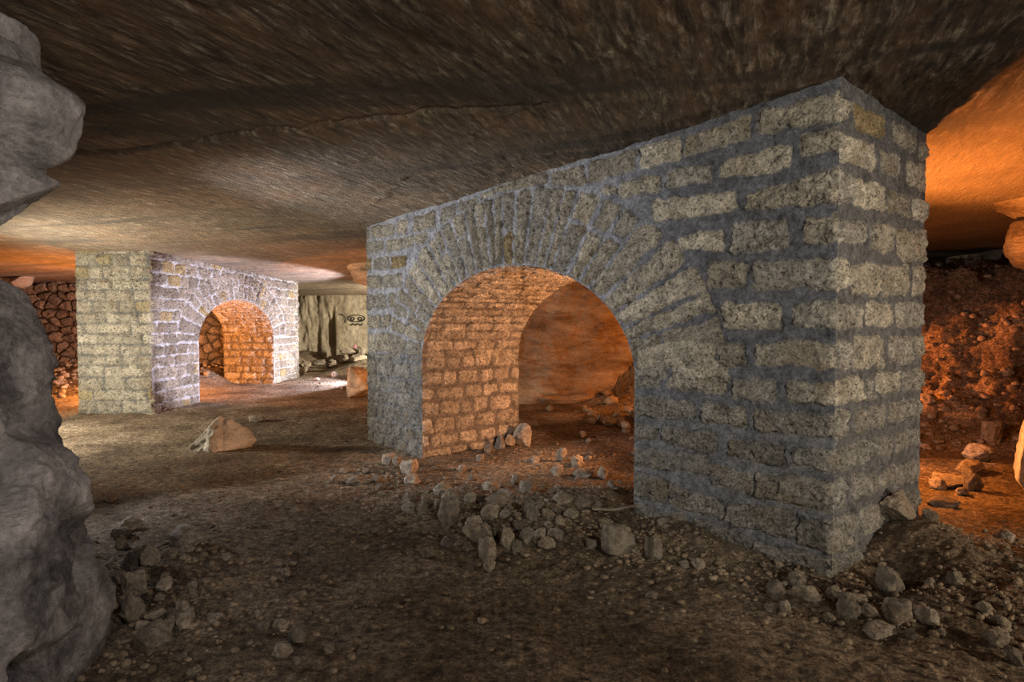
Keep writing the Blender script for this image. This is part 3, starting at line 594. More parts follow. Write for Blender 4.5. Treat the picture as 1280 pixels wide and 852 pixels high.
ROCKS=[
(-0.48, 4.47, 0.161, 0.191, 'heap'),
(-0.16, 3.84, 0.118, 0.144, 'heap'),
(-0.14, 3.62, 0.078, 0.078, 'heap'),
(-0.24, 4.12, 0.208, 0.121, 'heap'),
(-0.17, 4.42, 0.154, 0.13, 'heap'),
(-0.28, 4.34, 0.128, 0.093, 'heap'),
(-0.44, 3.99, 0.086, 0.081, 'heap'),
(-0.55, 3.86, 0.093, 0.057, 'heap'),
(-0.44, 4.77, 0.109, 0.077, 'heap'),
(-0.52, 5.1, 0.184, 0.116, 'heap'),
(-0.64, 5.46, 0.175, 0.117, 'heap'),
(-0.88, 5.12, 0.123, 0.103, 'heap'),
(-0.73, 5.02, 0.081, 0.094, 'heap'),
(-0.83, 4.8, 0.129, 0.077, 'heap'),
(-0.71, 4.71, 0.095, 0.076, 'heap'),
(-0.37, 5.08, 0.122, 0.095, 'heap'),
(-0.59, 4.92, 0.106, 0.066, 'heap'),
(0.14, 4.39, 0.112, 0.147, 'heap'),
(-0.03, 3.97, 0.096, 0.123, 'heap'),
(0.1, 4.01, 0.102, 0.102, 'heap'),
(0.19, 4.08, 0.088, 0.082, 'heap'),
(0.03, 3.92, 0.079, 0.069, 'heap'),
(-0.1, 4.77, 0.222, 0.114, 'heap'),
(0.41, 4.77, 0.166, 0.089, 'heap'),
(0.27, 4.4, 0.089, 0.077, 'heap'),
(0.35, 4.33, 0.081, 0.058, 'heap'),
(0.23, 3.95, 0.116, 0.079, 'heap'),
(0.3, 4.09, 0.121, 0.071, 'heap'),
(0.15, 5.56, 0.163, 0.111, 'heap'),
(0.04, 5.79, 0.101, 0.109, 'heap'),
(-0.2, 5.67, 0.167, 0.076, 'heap'),
(-0.03, 5.29, 0.197, 0.092, 'heap'),
(0.54, 3.98, 0.08, 0.07, 'heap'),
(0.69, 4.33, 0.087, 0.076, 'heap'),
(-0.3, 3.95, 0.069, 0.048, 'heap'),
(-0.1, 4.16, 0.067, 0.067, 'heap'),
(0.05, 4.25, 0.08, 0.069, 'heap'),
(-0.05, 4.5, 0.085, 0.06, 'heap'),
(0.45, 4.51, 0.121, 0.073, 'heap'),
(0.57, 4.8, 0.141, 0.071, 'heap'),
(-1.11, 6.41, 0.188, 0.145, 'left'),
(-1.0, 5.93, 0.166, 0.119, 'left'),
(-1.56, 5.95, 0.222, 0.087, 'left'),
(-1.77, 5.93, 0.088, 0.08, 'left'),
(-1.44, 6.91, 0.148, 0.129, 'left'),
(-1.32, 6.82, 0.11, 0.119, 'left'),
(-1.22, 6.66, 0.089, 0.089, 'left'),
(-1.37, 6.03, 0.113, 0.073, 'left'),
(-1.57, 6.41, 0.086, 0.06, 'left'),
(-1.26, 5.67, 0.091, 0.053, 'left'),
(-1.82, 6.45, 0.121, 0.052, 'left'),
(0.47, 6.24, 0.142, 0.117, 'arch'),
(0.58, 6.99, 0.131, 0.159, 'arch'),
(0.73, 6.65, 0.142, 0.125, 'arch'),
(0.94, 6.14, 0.115, 0.14, 'arch'),
(0.74, 6.21, 0.215, 0.091, 'arch'),
(-0.3, 7.55, 0.121, 0.121, 'arch'),
(-0.16, 7.76, 0.145, 0.176, 'arch'),
(-0.03, 7.86, 0.147, 0.168, 'arch'),
(0.14, 8.0, 0.256, 0.298, 'arch'),
(-0.38, 7.06, 0.095, 0.076, 'arch'),
(-0.55, 6.57, 0.106, 0.079, 'arch'),
(0.28, 7.03, 0.113, 0.066, 'arch'),
(-0.41, 6.13, 0.099, 0.066, 'arch'),
(0.7, 3.89, 0.227, 0.196, 'right'),
(0.92, 3.85, 0.129, 0.149, 'right'),
(1.08, 3.7, 0.06, 0.05, 'right'),
(1.16, 3.68, 0.084, 0.074, 'right'),
(0.78, 3.3, 0.071, 0.044, 'right'),
(1.66, 3.44, 0.106, 0.092, 'front'),
(1.47, 3.29, 0.102, 0.097, 'front'),
(1.44, 3.11, 0.067, 0.076, 'front'),
(1.39, 3.16, 0.064, 0.047, 'front'),
(1.63, 3.29, 0.175, 0.066, 'front'),
(1.78, 3.26, 0.079, 0.079, 'front'),
(1.75, 3.06, 0.115, 0.111, 'front'),
(1.86, 3.19, 0.111, 0.056, 'front'),
(1.85, 3.05, 0.09, 0.07, 'front'),
(1.82, 2.92, 0.148, 0.062, 'front'),
(2.11, 3.29, 0.137, 0.141, 'front'),
(1.97, 3.02, 0.137, 0.125, 'front'),
(2.11, 3.0, 0.109, 0.073, 'front'),
(1.94, 2.87, 0.062, 0.047, 'front'),
(2.31, 2.81, 0.109, 0.075, 'front'),
(2.29, 2.68, 0.065, 0.065, 'front'),
(2.52, 3.36, 0.081, 0.081, 'front'),
(2.45, 3.06, 0.074, 0.062, 'front'),
(1.64, 3.05, 0.066, 0.037, 'front'),
(3.17, 4.48, 0.108, 0.108, 'front'),
(2.45, 2.96, 0.103, 0.056, 'front'),
(2.12, 2.9, 0.055, 0.035, 'front'),
(3.28, 3.94, 0.116, 0.074, 'front'),
(6.14, 7.61, 0.223, 0.264, 'orange'),
(5.04, 6.4, 0.305, 0.187, 'orange'),
(4.6, 5.96, 0.238, 0.143, 'orange'),
(4.28, 5.51, 0.162, 0.206, 'orange'),
(4.21, 5.7, 0.287, 0.121, 'orange'),
(4.05, 5.64, 0.136, 0.098, 'orange'),
(3.71, 5.1, 0.244, 0.081, 'orange'),
(5.99, 8.56, 0.228, 0.16, 'orange'),
(6.11, 8.4, 0.146, 0.101, 'orange'),
(4.11, 5.41, 0.101, 0.065, 'orange'),
(7.04, 8.47, 0.159, 0.136, 'orange'),
(-1.68, 2.75, 0.165, 0.14, 'lf'),
(-1.65, 2.97, 0.092, 0.084, 'lf'),
(-2.31, 3.58, 0.115, 0.12, 'lf'),
(-2.19, 3.57, 0.106, 0.125, 'lf'),
(-2.18, 3.97, 0.221, 0.137, 'lf'),
(-2.04, 3.18, 0.12, 0.141, 'lf'),
(-1.89, 2.93, 0.11, 0.134, 'lf'),
(-2.2, 3.32, 0.072, 0.063, 'lf'),
(-1.92, 3.25, 0.083, 0.07, 'lf'),
(-1.75, 3.04, 0.074, 0.041, 'lf'),
(-1.73, 3.09, 0.067, 0.067, 'lf'),
(-1.81, 2.99, 0.112, 0.052, 'lf'),
(-1.71, 2.93, 0.063, 0.063, 'lf'),
(-1.51, 2.68, 0.058, 0.036, 'lf'),
(-1.39, 2.56, 0.062, 0.031, 'lf'),
(-2.16, 3.73, 0.1, 0.06, 'lf'),
(-2.85, 4.41, 0.165, 0.088, 'lf'),
(-2.8, 4.24, 0.125, 0.074, 'lf'),
(-2.66, 4.03, 0.087, 0.081, 'lf'),
(-1.03, 2.84, 0.084, 0.084, 'lf'),
(-1.17, 2.98, 0.08, 0.056, 'lf'),
(-1.25, 2.96, 0.072, 0.048, 'lf'),
(-1.05, 2.69, 0.091, 0.072, 'lf'),
(-0.86, 2.76, 0.056, 0.041, 'lf'),
(-0.97, 2.65, 0.036, 0.036, 'lf'),
(-1.82, 3.77, 0.061, 0.051, 'lf'),
(-1.38, 3.6, 0.058, 0.039, 'lf'),
(-3.56, 5.25, 0.106, 0.07, 'lf'),
(-2.15, 3.41, 0.083, 0.064, 'lf'),
(-2.03, 3.28, 0.062, 0.044, 'lf'),
(-2.44, 3.84, 0.083, 0.062, 'lf'),
(-1.88, 3.14, 0.059, 0.047, 'lf'),
(-2.11, 3.84, 0.083, 0.047, 'lf'),
(-1.81, 2.88, 0.062, 0.047, 'lf'),
(-1.75, 3.23, 0.052, 0.044, 'lf'),
(-2.03, 3.45, 0.065, 0.042, 'lf'),
(-3.74, 7.72, 0.744, 0.422, 'mid'),
(-4.25, 9.89, 0.237, 0.119, 'mid'),
(-7.43, 21.54, 0.43, 0.229, 'far'),
(-6.51, 21.51, 0.344, 0.287, 'far'),
(-7.33, 22.69, 0.483, 0.211, 'far'),
(-6.27, 24.12, 1.019, 0.35, 'far'),
(-5.23, 20.12, 0.614, 0.24, 'far'),
(-6.47, 21.36, 0.285, 0.171, 'far'),
(-6.42, 18.36, 0.221, 0.27, 'far'),
(-5.03, 16.88, 0.203, 0.158, 'far'),
(-5.33, 16.33, 0.131, 0.087, 'far')]
LAB = {
 'heap': ('broken limestone lump in the rubble heap before the large arch', 'rubble heap before the large arch'),
 'left': ('small stone strewn at the foot of the large arch left pier', 'stones by the left pier'),
 'arch': ('loose stone on the ground inside the large arch opening', 'stones in the arch opening'),
 'right': ('stone lying before the base of the large wall right pier', 'stones before the right pier'),
 'front': ('grey stone in the dark debris at the near corner of the large wall', 'debris at the near corner'),
 'orange': ('loose stone on the orange lit ground at the right edge', 'stones on the orange lit ground'),
 'lf': ('stone among the scree on the floor right of the big near boulder', 'scree beside the near boulder'),
 'mid': ('small stone on the open path', 'stones on the path'),
 'far': ('pale block on the ground before the far back wall', 'pale blocks by the back wall')}
OWN = {
 ('heap', 0): 'largest rounded grey stone at the left end of the rubble heap before the arch',
 ('heap', 1): 'knobbly stone at the front of the rubble heap, just above its nearest pebble',
 ('heap', 2): 'small round stone nearest the viewer at the tip of the rubble heap',
 ('heap', 3): 'broad low orange topped stone in the middle front of the rubble heap',
 ('heap', 9): 'bluish flat slab tilted at the upper left of the rubble heap',
 ('heap', 21): 'tan egg shaped stone standing upright in the right of the rubble heap',
 ('heap', 22): 'narrow stone leaning to the right in the front of the rubble heap',
 ('heap', 26): 'pale broad earth covered stone at the top of the rubble heap',
 ('left', 0): 'rounded stone at the foot of the left pier near corner, upper of two',
 ('left', 1): 'blocky pale stone just below the rounded one near the left pier corner',
 ('left', 2): 'wide flat stone out on the path left of the left pier rubble',
 ('arch', 0): 'grey stone in the row of rubble across the arch, at its middle',
 ('arch', 1): 'dark upright stone standing alone in the arch opening',
 ('arch', 2): 'pale orange lit stone right behind the dark upright stone',
 ('arch', 8): 'largest angular stone leaning at the inner foot of the left pier',
 ('arch', 7): 'second stone from the right in the row leaning on the left pier foot',
 ('right', 0): 'large squarish stone block on a flat base left of the right pier foot',
 ('right', 1): 'yellowish pointed stone against the foot of the right pier',
 ('front', 9): 'flat pale stone lying nearest the viewer in the corner debris',
 ('front', 10): 'pale stone with a yellow side, brightest in the corner debris',
 ('front', 11): 'dark squarish stone just below the pale yellow sided one',
 ('front', 12): 'light grey stone right of the dark squarish one in the corner debris',
 ('front', 6): 'knobbly stone at the left of the corner debris centre',
 ('front', 4): 'long low stone lying along the foot of the near wall corner',
 ('front', 14): 'grey stone at the lower right edge of the view',
 ('orange', 1): 'rounded stone on top of the small pile left of the right hand boulder',
 ('orange', 0): 'upright stone behind the small pile left of the right hand boulder',
 ('orange', 3): 'pale upright stone at the front of the small pile by the right boulder',
 ('orange', 4): 'long flat stone at the left of the small pile by the right boulder',
 ('orange', 6): 'flat slab lying before the small pile by the right boulder',
 ('orange', 7): 'rounded stone lying alone beside the right edge of the large wall',
 ('lf', 0): 'largest pale block beside the near boulder foot, at the bottom left',
 ('lf', 1): 'rounded stone right above the largest pale block, at the scree edge',
 ('lf', 2): 'oval stone with a pale rim, at the top of the scree by the boulder',
 ('lf', 3): 'triangular grey stone right of the oval one in the scree',
 ('lf', 4): 'long wedge shaped stone with an orange lit end, beyond the scree',
 ('lf', 5): 'tall split stone in the middle of the scree by the boulder',
 ('lf', 6): 'dark stone between the split stone and the near boulder foot',
 ('lf', 24): 'flattish stone with a lit edge, alone on the near floor',
 ('lf', 27): 'largest of the few stones alone on the near floor, lowest one',
 ('lf', 28): 'small light pebble rightmost on the near floor',
 ('mid', 0): 'big pale angular boulder sitting alone on the open path',
 ('mid', 1): 'small flat stone behind the pale boulder on the path',
 ('far', 3): 'long pale block at the base of the far stone pile',
 ('far', 4): 'pale block lying in front of the far stone pile',
 ('far', 0): 'pale block on the far floor just right of the far wall end',
 ('far', 2): 'long dark block lying before the far back wall',
 ('far', 1): 'pale block at the right end of the long dark block on the far floor',
 ('far', 6): 'upright pale stone at the foot of the far wall end',
}
cnt = {}
PLACED = []
for k, (X, Y, w, h, t) in enumerate(ROCKS):
    i = cnt.get(t, 0); cnt[t] = i+1
    if (t, i) == ('mid', 0):
        V, F = rock_verts(911, 6, 9, .6, .85, .05, .25); V = V*np.array([1, .8, .9])
        tp = np.clip((V[:, 2]+.5)/1.4, 0, 1); V[:, 0] = (V[:, 0])*(1-.2*tp)-.1*tp; V[:, 1] *= 1-.3*tp
        V[:, 2] -= .22*np.exp(-((V[:, 0]+.12*V[:, 1]-.02)/.1)**2)*np.clip(-V[:, 1]+.2, 0, 1); V = unit(V); V[:, 2] = (V[:, 2]-.35)/.65
        me = mesh('boulder', V, F, M_PALE); o = place(me, X, Y, w*1.02, h, w*.8, .02, 0, 'boulder'); o.rotation_euler.z = .25
    elif t == 'far': 
        o = place(BASES[(k*5) % 16], X, Y, w*1.1, h*1.1, None, .08); o.data = o.data
    else:
        o = place(BASES[(k*7+3) % 16], X, Y, w*1.05, h*1.05)
    lb, gr = LAB[t]
    if (t, i) in OWN: tag(o, OWN[(t, i)], 'boulder' if (t, i) == ('mid', 0) else 'stone')
    else: tag(o, lb, 'stone', gr)
    PLACED.append((X, Y, w))
f0 = float(floor_z(np.array([-6.3]), np.array([23.4]))[0])
for px, zz, w, h, lb in ((-5.9, .3, .36, .36, 'pale block on top of the far stone pile, at its right'), (-6.4, .32, .7, .27, 'long pale block on top of the far stone pile'),
                         (-6.58, -.03, .5, .38, 'dark block at the left of the far stone pile'), (-5.98, -.03, .55, .36, 'pale block inside the far stone pile, under its right top block')):
    o = place(BASES[int(w*100) % 16], px, 23.4, w, h, .45, 0., 0); o.location.z = f0+zz; tag(o, lb, 'stone')
o = place(SMALL[2], -6.12, 23.3, .12, .15); o.location.z = f0+.56; o.data = SMALL[2].copy(); o.data.materials[0] = M_PINK; o.name = 'plastic_scrap'
tag(o, 'small pink scrap lying on top of the far stone pile', 'scrap')
def free(X, Y, w):
    return all((X-a)**2+(Y-b)**2 > (.42*(w+c))**2 for a, b, c in PLACED)
def arch_block(X, Y, m=.0):
    for P, ang, L, T, op, sd in ((P1, ANG1, 6.24, 1.54, (3.14, 1.625), 1), (P2, math.radians(-1), 7.1, 1.36, (3.44, 1.86), -1)):
        d = np.array([-math.sin(ang), math.cos(ang)]); e = np.array([math.cos(ang), math.sin(ang)])*sd
        r = np.array([X, Y])-P; t, s = r@d, r@e
        if -m < t < L+m and -m < s < T+m and abs(t-op[0]) > op[1]-m: return True
    return False
def scatter(n, cx, cy, sx, sy, rot, wmin, wmax, label, group, seed):
    r = random.Random(seed); k = 0; tries = 0
    while k < n and tries < n*40:
        tries += 1
        a, b = r.gauss(0, 1)*sx, r.gauss(0, 1)*sy
        X, Y = cx+a*math.cos(rot)-b*math.sin(rot), cy+a*math.sin(rot)+b*math.cos(rot)
        w = wmin+(wmax-wmin)*r.random()**2
        if arch_block(X, Y, w*.6) or not free(X, Y, w) or Y < 2: continue
        o = place(SMALL[k % 8], X, Y, w, w*r.uniform(.5, .85), None, .2); o.rotation_euler.z = r.uniform(0, 6.28)
        tag(o, label, 'stone', group); PLACED.append((X, Y, w)); k += 1
scatter(26, .2, 4.6, .62, .38, -.45, .03, .09, 'pebble sized fragment among the rubble heap before the large arch', 'fragments in the rubble heap', 1)
scatter(10, -.85, 5.9, .5, .4, -.5, .03, .09, 'fragment strewn between the rubble heap and the left pier', 'fragments by the left pier', 2)
scatter(12, .9, 7.2, .6, .7, .4, .04, .13, 'fragment on the ground inside the large arch', 'fragments in the arch', 3)
scatter(16, 2.6, 3.35, .5, .3, 0, .025, .08, 'fragment in the dark debris round the near wall corner', 'fragments at the near corner', 4)
scatter(14, -1.95, 3.2, .28, .5, .2, .025, .08, 'fragment in the scree right of the near boulder', 'fragments by the near boulder', 5)
scatter(36, 1.75, 10.5, .55, .9, -.2, .07, .3, 'orange lit stone on the bank behind the large arch', 'stones on the bank behind the arch', 6)
scatter(6, -4.5, 14.5, 1.2, 2.5, .2, .05, .14, 'small stone on the path beside the far arch', 'stones by the far arch', 7)
scatter(18, -11.5, 14.6, 1.5, .9, 0, .1, .3, 'orange lit stone on the bank below the dry stone wall', 'stones below the dry wall', 8)

def bits(name, label, cat, n, fn, smin, smax, mat, seed, spread=None):
    """uncountable grit: one mesh"""
    r = np.random.default_rng(seed); Vs, Fs, k = [], [], 0
    b = [unit(rock_verts(500+i, 2 if smax > .06 else 1, 7, .5, .85, .05, .25)[0]) for i in range(6)]; Fb = ICO[2 if smax > .06 else 1][1]
    P = fn(r, n); ok = np.array([not arch_block(x, y, .02) for x, y in P]); P = P[ok]
    z = floor_z(P[:, 0], P[:, 1])
    for i in range(len(P)):
        V = b[i % 6]; a = r.uniform(0, 6.28); s = smin+(smax-smin)*r.random()**3
        c, sn = math.cos(a), math.sin(a)
        W = np.stack([(V[:, 0]*c-V[:, 1]*sn)*s, (V[:, 0]*sn+V[:, 1]*c)*s*r.uniform(.6, 1), V[:, 2]*s*r.uniform(.45, .8)], 1)+[P[i, 0], P[i, 1], z[i]-s*.12]
        Vs.append(W); Fs.append(Fb+k); k += len(V)
    return tag(obj(name, mesh(name, np.concatenate(Vs), np.concatenate(Fs), mat)), label, cat, kind='stuff')
def cl(*L):
    def f(r, n):
        w = np.array([l[0] for l in L]); i = r.choice(len(L), n, p=w/w.sum()); A = np.array([l[1:] for l in L])[i]
        a, b = r.normal(size=n)*A[:, 2], r.normal(size=n)*A[:, 3]
        P = np.stack([A[:, 0]+a*np.cos(A[:, 4])-b*np.sin(A[:, 4]), A[:, 1]+a*np.sin(A[:, 4])+b*np.cos(A[:, 4])], 1)
        return P[P[:, 1] > 1.9]
    return f
bits('gravel', 'fine gravel and grit scattered over the near earth floor', 'gravel', 7500,
     cl((4, .2, 4.6, .8, .5, -.45), (3, 2.6, 3.4, .7, .4, 0), (2.5, -1.85, 3.1, .4, .6, .2), (1.5, -.9, 5.8, .7, .5, -.5), (1.2, 1.2, 3.9, .9, .25, -.7), (1, .9, 6.9, .8, .8, .4), (3, .2, 4, 2, 1.8, 0)), .008, .05, M_DIRT, 1)
bits('rubble', 'loose rubble covering the steep bank at far right in red light', 'rubble', 1500,
     lambda r, n: np.stack([r.uniform(2, 8.6, n), 0*r.random(n)], 1)+np.stack([0*r.random(n), r.uniform(7.5, 12.3, n)], 1), .03, .16, M_STONE, 2)
bits('rubble', 'rubble on the bank before the dry stone wall at far left', 'rubble', 700,
     lambda r, n: np.stack([r.uniform(-15, -8, n), r.uniform(12.8, 17, n)], 1), .04, .2, M_STONE, 3)

# wedge of leaning rock against the right side of the large wall
V, F = rock_verts(77, 5, 10, .5, .8, .05, .1); V = unit(V)
ls = obj('rock_slab', mesh('rock_slab', V, F, M_STONE)); ls.location = (2.86, 4.13, .08); ls.scale = (.2, .22, .42); ls.rotation_euler = (.35, -.75, -.2)
tag(ls, 'long rock slab leaning against the right side of the large wall', 'stone')
# wooden stick
def stick(a, b, r):
    a, b = np.array(a), np.array(b); n, m = 24, 8; d = (b-a); L = np.linalg.norm(d); d /= L
    s = np.cross(d, [0, 0, 1.]); s /= np.linalg.norm(s); u = np.cross(s, d); V = []
    for i in range(n+1):
        t = i/n; c = a+d*L*t+s*.008*math.sin(5*t)+u*.006*math.sin(8*t+1); rr = r*(1-.35*t)*(.15 if i in (0, n) else 1)
        for k in range(m):
            q = 2*PI*k/m; V.append(c+(s*math.cos(q)*1.3+u*math.sin(q)*.7)*rr*(1+.15*math.sin(3*q+t*9)))
    F = [[i*m+k, i*m+(k+1) % m, (i+1)*m+(k+1) % m, (i+1)*m+k] for i in range(n) for k in range(m)]
    return mesh('wooden_stick', np.array(V), np.array(F), M_WOOD)
fz = lambda x, y: float(floor_z(np.array([x]), np.array([y]))[0])
tag(obj('wooden_stick', stick((.62, 4.6, fz(.62, 4.6)+.03), (1.02, 4.72, fz(1.02, 4.72)+.05), .017)), 'weathered wooden stick lying over the rubble left of the right pier', 'stick')

# ------------------------------------------------------------------ large boulders and outcrops
CAMZ, FOC, TH = 1.55, 747., math.radians(1.85)
def tower(name, prof, depth, thick, mat, seed, planes=46, label='', cat='boulder', sq=1.0):
    """a rock mass given by the height and sideways reach of its right outline (metres, at its tangent)"""
    zs = np.array([p[1] for p in prof]); xs = np.array([p[0] for p in prof]); rr = np.array([p[2] for p in prof])
    o = np.argsort(zs); zs, xs, rr = zs[o], xs[o], rr[o]
    nz, na = 260, 360; z = np.linspace(zs[0], zs[-1], nz); th = np.linspace(0, 2*PI, na, endpoint=False)
    X, R = np.interp(z, zs, xs), np.interp(z, zs, rr); dp = depth
    Y = dp-np.zeros(nz)
    u = np.stack([X, Y], 1); u /= np.linalg.norm(u, axis=1)[:, None]; rt = np.stack([u[:, 1], -u[:, 0]], 1)
    cx, cy = X-R*rt[:, 0], Y-R*rt[:, 1]
    V = np.stack([cx[:, None]+R[:, None]*np.cos(th), cy[:, None]+R[:, None]*np.sin(th)*thick, z[:, None]+0*th], -1).reshape(-1, 3)
    N = np.stack([np.cos(th)+0*z[:, None], np.sin(th)+0*z[:, None], 0*th+0*z[:, None]], -1).reshape(-1, 3)
    p = V*1.7+seed
    r = np.random.default_rng(seed); num = np.zeros(len(V)); den = num+1e-9; Vw = V+.12*np.stack([pn(p), pn(p+5), pn(p+9)], 1)
    for k in range(planes):
        c = V[r.integers(len(V))]; g = r.normal(size=3)*.2; w = np.exp(-((Vw-c)**2).sum(1)/.012)
        num += w*np.clip((V-c)@g+r.uniform(-.04, .04), -.1, .06); den += w
    cellv = num/den
    h = 1.25*cellv+.02*fbm(p*1.2, 4)+.026*ridge(p*2.6, 4)+.011*fbm(p*14, 3)
    h = h-np.percentile(h.reshape(nz, na), 88, axis=1).repeat(na)*.5-np.percentile(h, 85)*.5
    V = V+N*h[:, None]
    V = V.reshape(nz, na, 3); 
    top = V[-1].mean(0)+[0, 0, .05]; bot = V[0].mean(0)
    F = []
    idx = np.arange(nz*na).reshape(nz, na); nx = np.roll(idx, -1, 1)
    F = np.stack([idx[:-1], nx[:-1], nx[1:], idx[1:]], -1).reshape(-1, 4)
    VV = np.concatenate([V.reshape(-1, 3), [top, bot]]); n = nz*na
    Ft = np.stack([idx[-1], nx[-1], 0*idx[0]+n, 0*idx[0]+n], 1); Fb = np.stack([nx[0], idx[0], 0*idx[0]+n+1, 0*idx[0]+n+1], 1)
    import bmesh
    me = mesh(name, VV, F, mat)
    bm = bmesh.new(); bm.from_mesh(me); bm.verts.ensure_lookup_table()
    for a, b, c, _ in np.concatenate([Ft, Fb]): bm.faces.new([bm.verts[int(a)], bm.verts[int(b)], bm.verts[int(c)]]).smooth = True
    bm.to_mesh(me); bm.free()
    return tag(obj(name, me), label, cat)
D = 2.62
mk = lambda px, py, r: ((px-644)/FOC*D, CAMZ+(402-py)/FOC*D, r)
tower('boulder', [mk(-40, 286, .08), mk(-10, 300, .3), mk(0, 312, .42), mk(30, 345, .55), mk(50, 420, .66), mk(72, 500, .74), mk(80, 540, .78), mk(104, 590, .83), mk(120, 650, .88), mk(134, 700, .9), mk(146, 770, .92), mk(142, 820, .92), mk(126, 860, .9), mk(120, 900, .85)],
      D, 1., M_BOULDER, 5, label='huge grey rock filling the lower left edge of the view')
def lump(seed, c, s, rot, planes=14, sub=6, dmin=.5, rough=.04):
    V, F = rock_verts(seed, sub, planes, dmin, .8, rough, .12); V = unit(V); V[:, 2] -= .5
    cz, sz = math.cos(rot), math.sin(rot); V = V*np.array(s)
    return np.stack([V[:, 0]*cz-V[:, 1]*sz, V[:, 0]*sz+V[:, 1]*cz, V[:, 2]], 1)+np.array(c), F
def lumps(name, L, mat, label, cat):
    Vs, Fs, k = [], [], 0
    for l in L:
        V, F = lump(*l); Vs.append(V); Fs.append(F+k); k += len(V)
    return tag(obj(name, mesh(name, np.concatenate(Vs), np.concatenate(Fs), mat)), label, cat)
D = 2.75
w3 = lambda px, py, d=2.75: ((px-640)/FOC*d, d, CAMZ+(402-py)/FOC*d)
lumps('rock_outcrop', [(35, w3(12, 142), (.5, .6, .5), -.75, 7, 6, .4, .02), (38, w3(-22, 226), (.46, .55, .32), -.55, 8, 6, .42, .04), (33, w3(-34, 60, 2.8), (.36, .6, .75), -.5, 8, 6, .42, .03), (34, w3(-62, 160), (.6, .8, 1.), -.6, 8)],
      M_OUTCROP, 'pale grey rock jutting down from the ceiling at the upper left edge', 'rock')
D = 7.0
lumps('rock_outcrop', [(41, w3(1284, 250, D), (.75, .8, .5), .2, 14), (42, w3(1294, 305, D), (.5, .6, .62), .2, 12), (43, w3(1335, 220, D), (.8, 1., 1.3), .2, 10)],
      M_ROCK, 'orange lit rock hanging from the ceiling at the right edge', 'rock')
V, F = lump(51, (4.93, 5.35, .3), (.9, .8, .95), .3, 9, 6, .55, .03)
tag(obj('boulder', mesh('boulder', V, F, M_PALE)), 'big smooth boulder at the right edge with orange top', 'boulder')
V, F = lump(52, (-3.36, 13.2, .2), (.6, .5, .75), .3, 12, 5)
tag(obj('boulder', mesh('boulder', V, F, M_STONE)), 'orange lit boulder peeping out behind the left end of the large wall', 'boulder')
# small orange rock under the roof at the far left
V, F = lump(53, (-12.75, 15.6, 2.62), (.6, .6, .4), .3, 12, 5)
tag(obj('rock_outcrop', mesh('rock_outcrop', V, F, M_ROCK)), 'small orange lit rock under the roof beyond the near boulder', 'rock')

# painted face on the back wall
def tube_path(paths, r):
    Vs, Fs, n = [], [], 0
    for P in paths:
        P = np.array(P); m = len(P); t = np.gradient(P, axis=0); t /= np.linalg.norm(t, axis=1)[:, None]+1e-9
        s = np.stack([-t[:, 2], 0*t[:, 0], t[:, 0]], 1)
        for k in range(6):
            a = 2*PI*k/6; Vs.append(P+s*r*math.cos(a)+np.array([0, 1., 0])*r*.25*math.sin(a))
        i = np.arange(m-1)
        for k in range(6):
            a, b = n+k*m+i, n+((k+1) % 6)*m+i; Fs.append(np.stack([a, b, b+1, a+1], 1))
        n += 6*m
    return np.concatenate(Vs), np.concatenate(Fs)
YW = 24.6
gp = lambda px, py: ((px-640)/FOC*YW, YW, CAMZ+(402-py)/FOC*YW)
el = lambda cx, cy, a, b, n=30, t0=0, t1=2*PI: [gp(cx+a*math.cos(t), cy+b*math.sin(t)) for t in np.linspace(t0, t1, n)]
V, F = tube_path([el(446, 398, 10, 4.2), el(441.5, 398.5, 2, 2, 16), el(450.5, 398.5, 2, 2, 16), el(426, 401, 6.5, 8.5, 16, -1.7, .3),
                  [gp(438+t*16, 405.5+math.sin(t*18)*.9) for t in np.linspace(0, 1, 40)]], .018)
V[:, 1] += 24.6+.15*np.maximum(V[:, 0]+6.6, 0)-.05-YW
tag(obj('graffiti', mesh('graffiti', V, F, M_PAINT)), 'black painted face with two eyes and wavy mouth on the back wall', 'graffiti')

# ------------------------------------------------------------------ lights
def lamp(name, loc, power, col, target=None, size=.12, angle=100, blend=.6):
    d = bpy.data.lights.new(name, 'SPOT' if target is not None else 'POINT'); d.energy = power; d.color = col; d.shadow_soft_size = size
    o = bpy.data.objects.new(name, d); C.objects.link(o); o.location = loc
    if target is not None:
        from mathutils import Vector
        d.spot_size = math.radians(angle); d.spot_blend = blend
        o.rotation_euler = (Vector(target)-Vector(loc)).to_track_quat('-Z', 'Y').to_euler()
    return o
ORA = (1, .3, .055)
lamp('work_lamp', (-7.6, 7.6, 1.1), 800, (1, .92, .76), (-5.6, 9.4, .8), .12, 168)
lamp('work_lamp', (-3.5, 15.9, .6), 1100, (.82, .8, 1.), (-6.45, 15.2, 1.3), .05, 112, .3)
lamp('work_lamp', (-1.95, 10.68, .6), 1600, (.82, .8, 1.), (-6.5, 12.3, 1.4), .05, 46, .6)  # second violet lamp, added to brighten the near end of the far arch
lamp('work_lamp', (-4.5, 4.9, 1.5), 480, (.83, .88, 1.), (-.8, 6.6, 1.8), .12, 75)
lamp('work_lamp', (-4.4, 4.9, 1.0), 110, (.85, .88, 1.), (0, 4.6, .0), .1, 80)
lamp('orange_lamp', (3.55, 6.05, .8), 150, ORA, None, .06)
lamp('orange_lamp', (3.55, 6.05, .8), 800, ORA, (4.9, 4.6, 3.0), .06, 120)
lamp('orange_lamp', (3.4, 5.9, .8), 130, (1, .42, .14), (-.2, 5.4, 0), .06, 60)
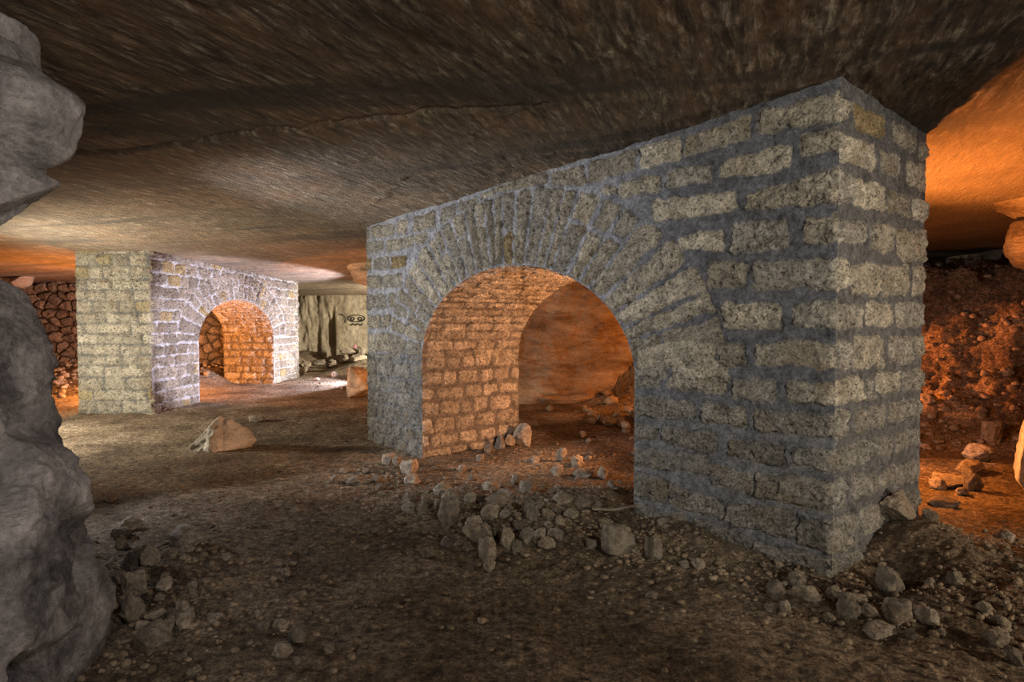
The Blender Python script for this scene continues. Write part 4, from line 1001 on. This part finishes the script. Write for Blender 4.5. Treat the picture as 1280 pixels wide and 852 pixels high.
lamp('arch_lamp', (2.35, 6.1, .9), 360, (1, .48, .225), (-1.1, 7.8, 1.2), .06, 85)
lamp('orange_lamp', (3.2, 10.2, 1.1), 160, ORA, (.4, 12.3, 1.2), .06, 120)
lamp('orange_lamp', (3.3, 10.2, 1.0), 1500, (1, .24, .04), (6.5, 8.8, 1.0), .04, 36)
lamp('orange_lamp', (-8.4, 13.2, .6), 620, (1, .35, .075), None, .06)
lamp('orange_lamp', (-.7, 11.4, .5), 170, ORA, (-4, 12.6, 2.4), .08, 110)
lamp('work_lamp', (-1.2, 20.5, 1.2), 2300, (1, .9, .72), (-5.6, 21.5, .3), .15, 130)
lamp('unseen_lamp', (1.6, -1.2, 2.4), 430, (1, .96, .88), (1.2, 4.6, 2.1), .1, 60)
lamp('unseen_lamp', (5.0, 1.2, .95), 340, (1, .85, .66), (1.0, 3.8, .3), .1, 90)
lamp('unseen_lamp', (-.6, -1.6, 1.5), 140, (1, .88, .74), (0, 4, .8), .25, 130)  # unseen fill added behind the camera to lift the foreground
lamp('unseen_lamp', (.5, .6, 2.2), 75, (1, .95, 1.), (-2.2, 2.5, 1.7), .1, 90)  # added out of view to brighten the near boulder and upper left outcrop

w = bpy.data.worlds.new('world'); bpy.context.scene.world = w; w.use_nodes = True
w.node_tree.nodes['Background'].inputs[0].default_value = (.02, .02, .022, 1)

cam = bpy.data.cameras.new('camera'); co = bpy.data.objects.new('camera', cam); C.objects.link(co)
co.location = (0, 0, CAMZ); co.rotation_euler = (PI/2-TH, 0, 0); cam.sensor_width = 36; cam.lens = 36*FOC/1280; cam.clip_start = .05
S = bpy.context.scene; S.camera = co
S.view_settings.view_transform = 'Standard'; S.view_settings.look = 'None'; S.view_settings.gamma = 1; S.view_settings.exposure = .25
S.view_settings.use_curve_mapping = False
S.cycles.max_bounces = 6; S.cycles.diffuse_bounces = 4; S.cycles.use_denoising = True; S.cycles.denoising_prefilter = 'NONE'; S.cycles.denoising_input_passes = 'RGB_ALBEDO_NORMAL'
S.cycles.sample_clamp_indirect = 4
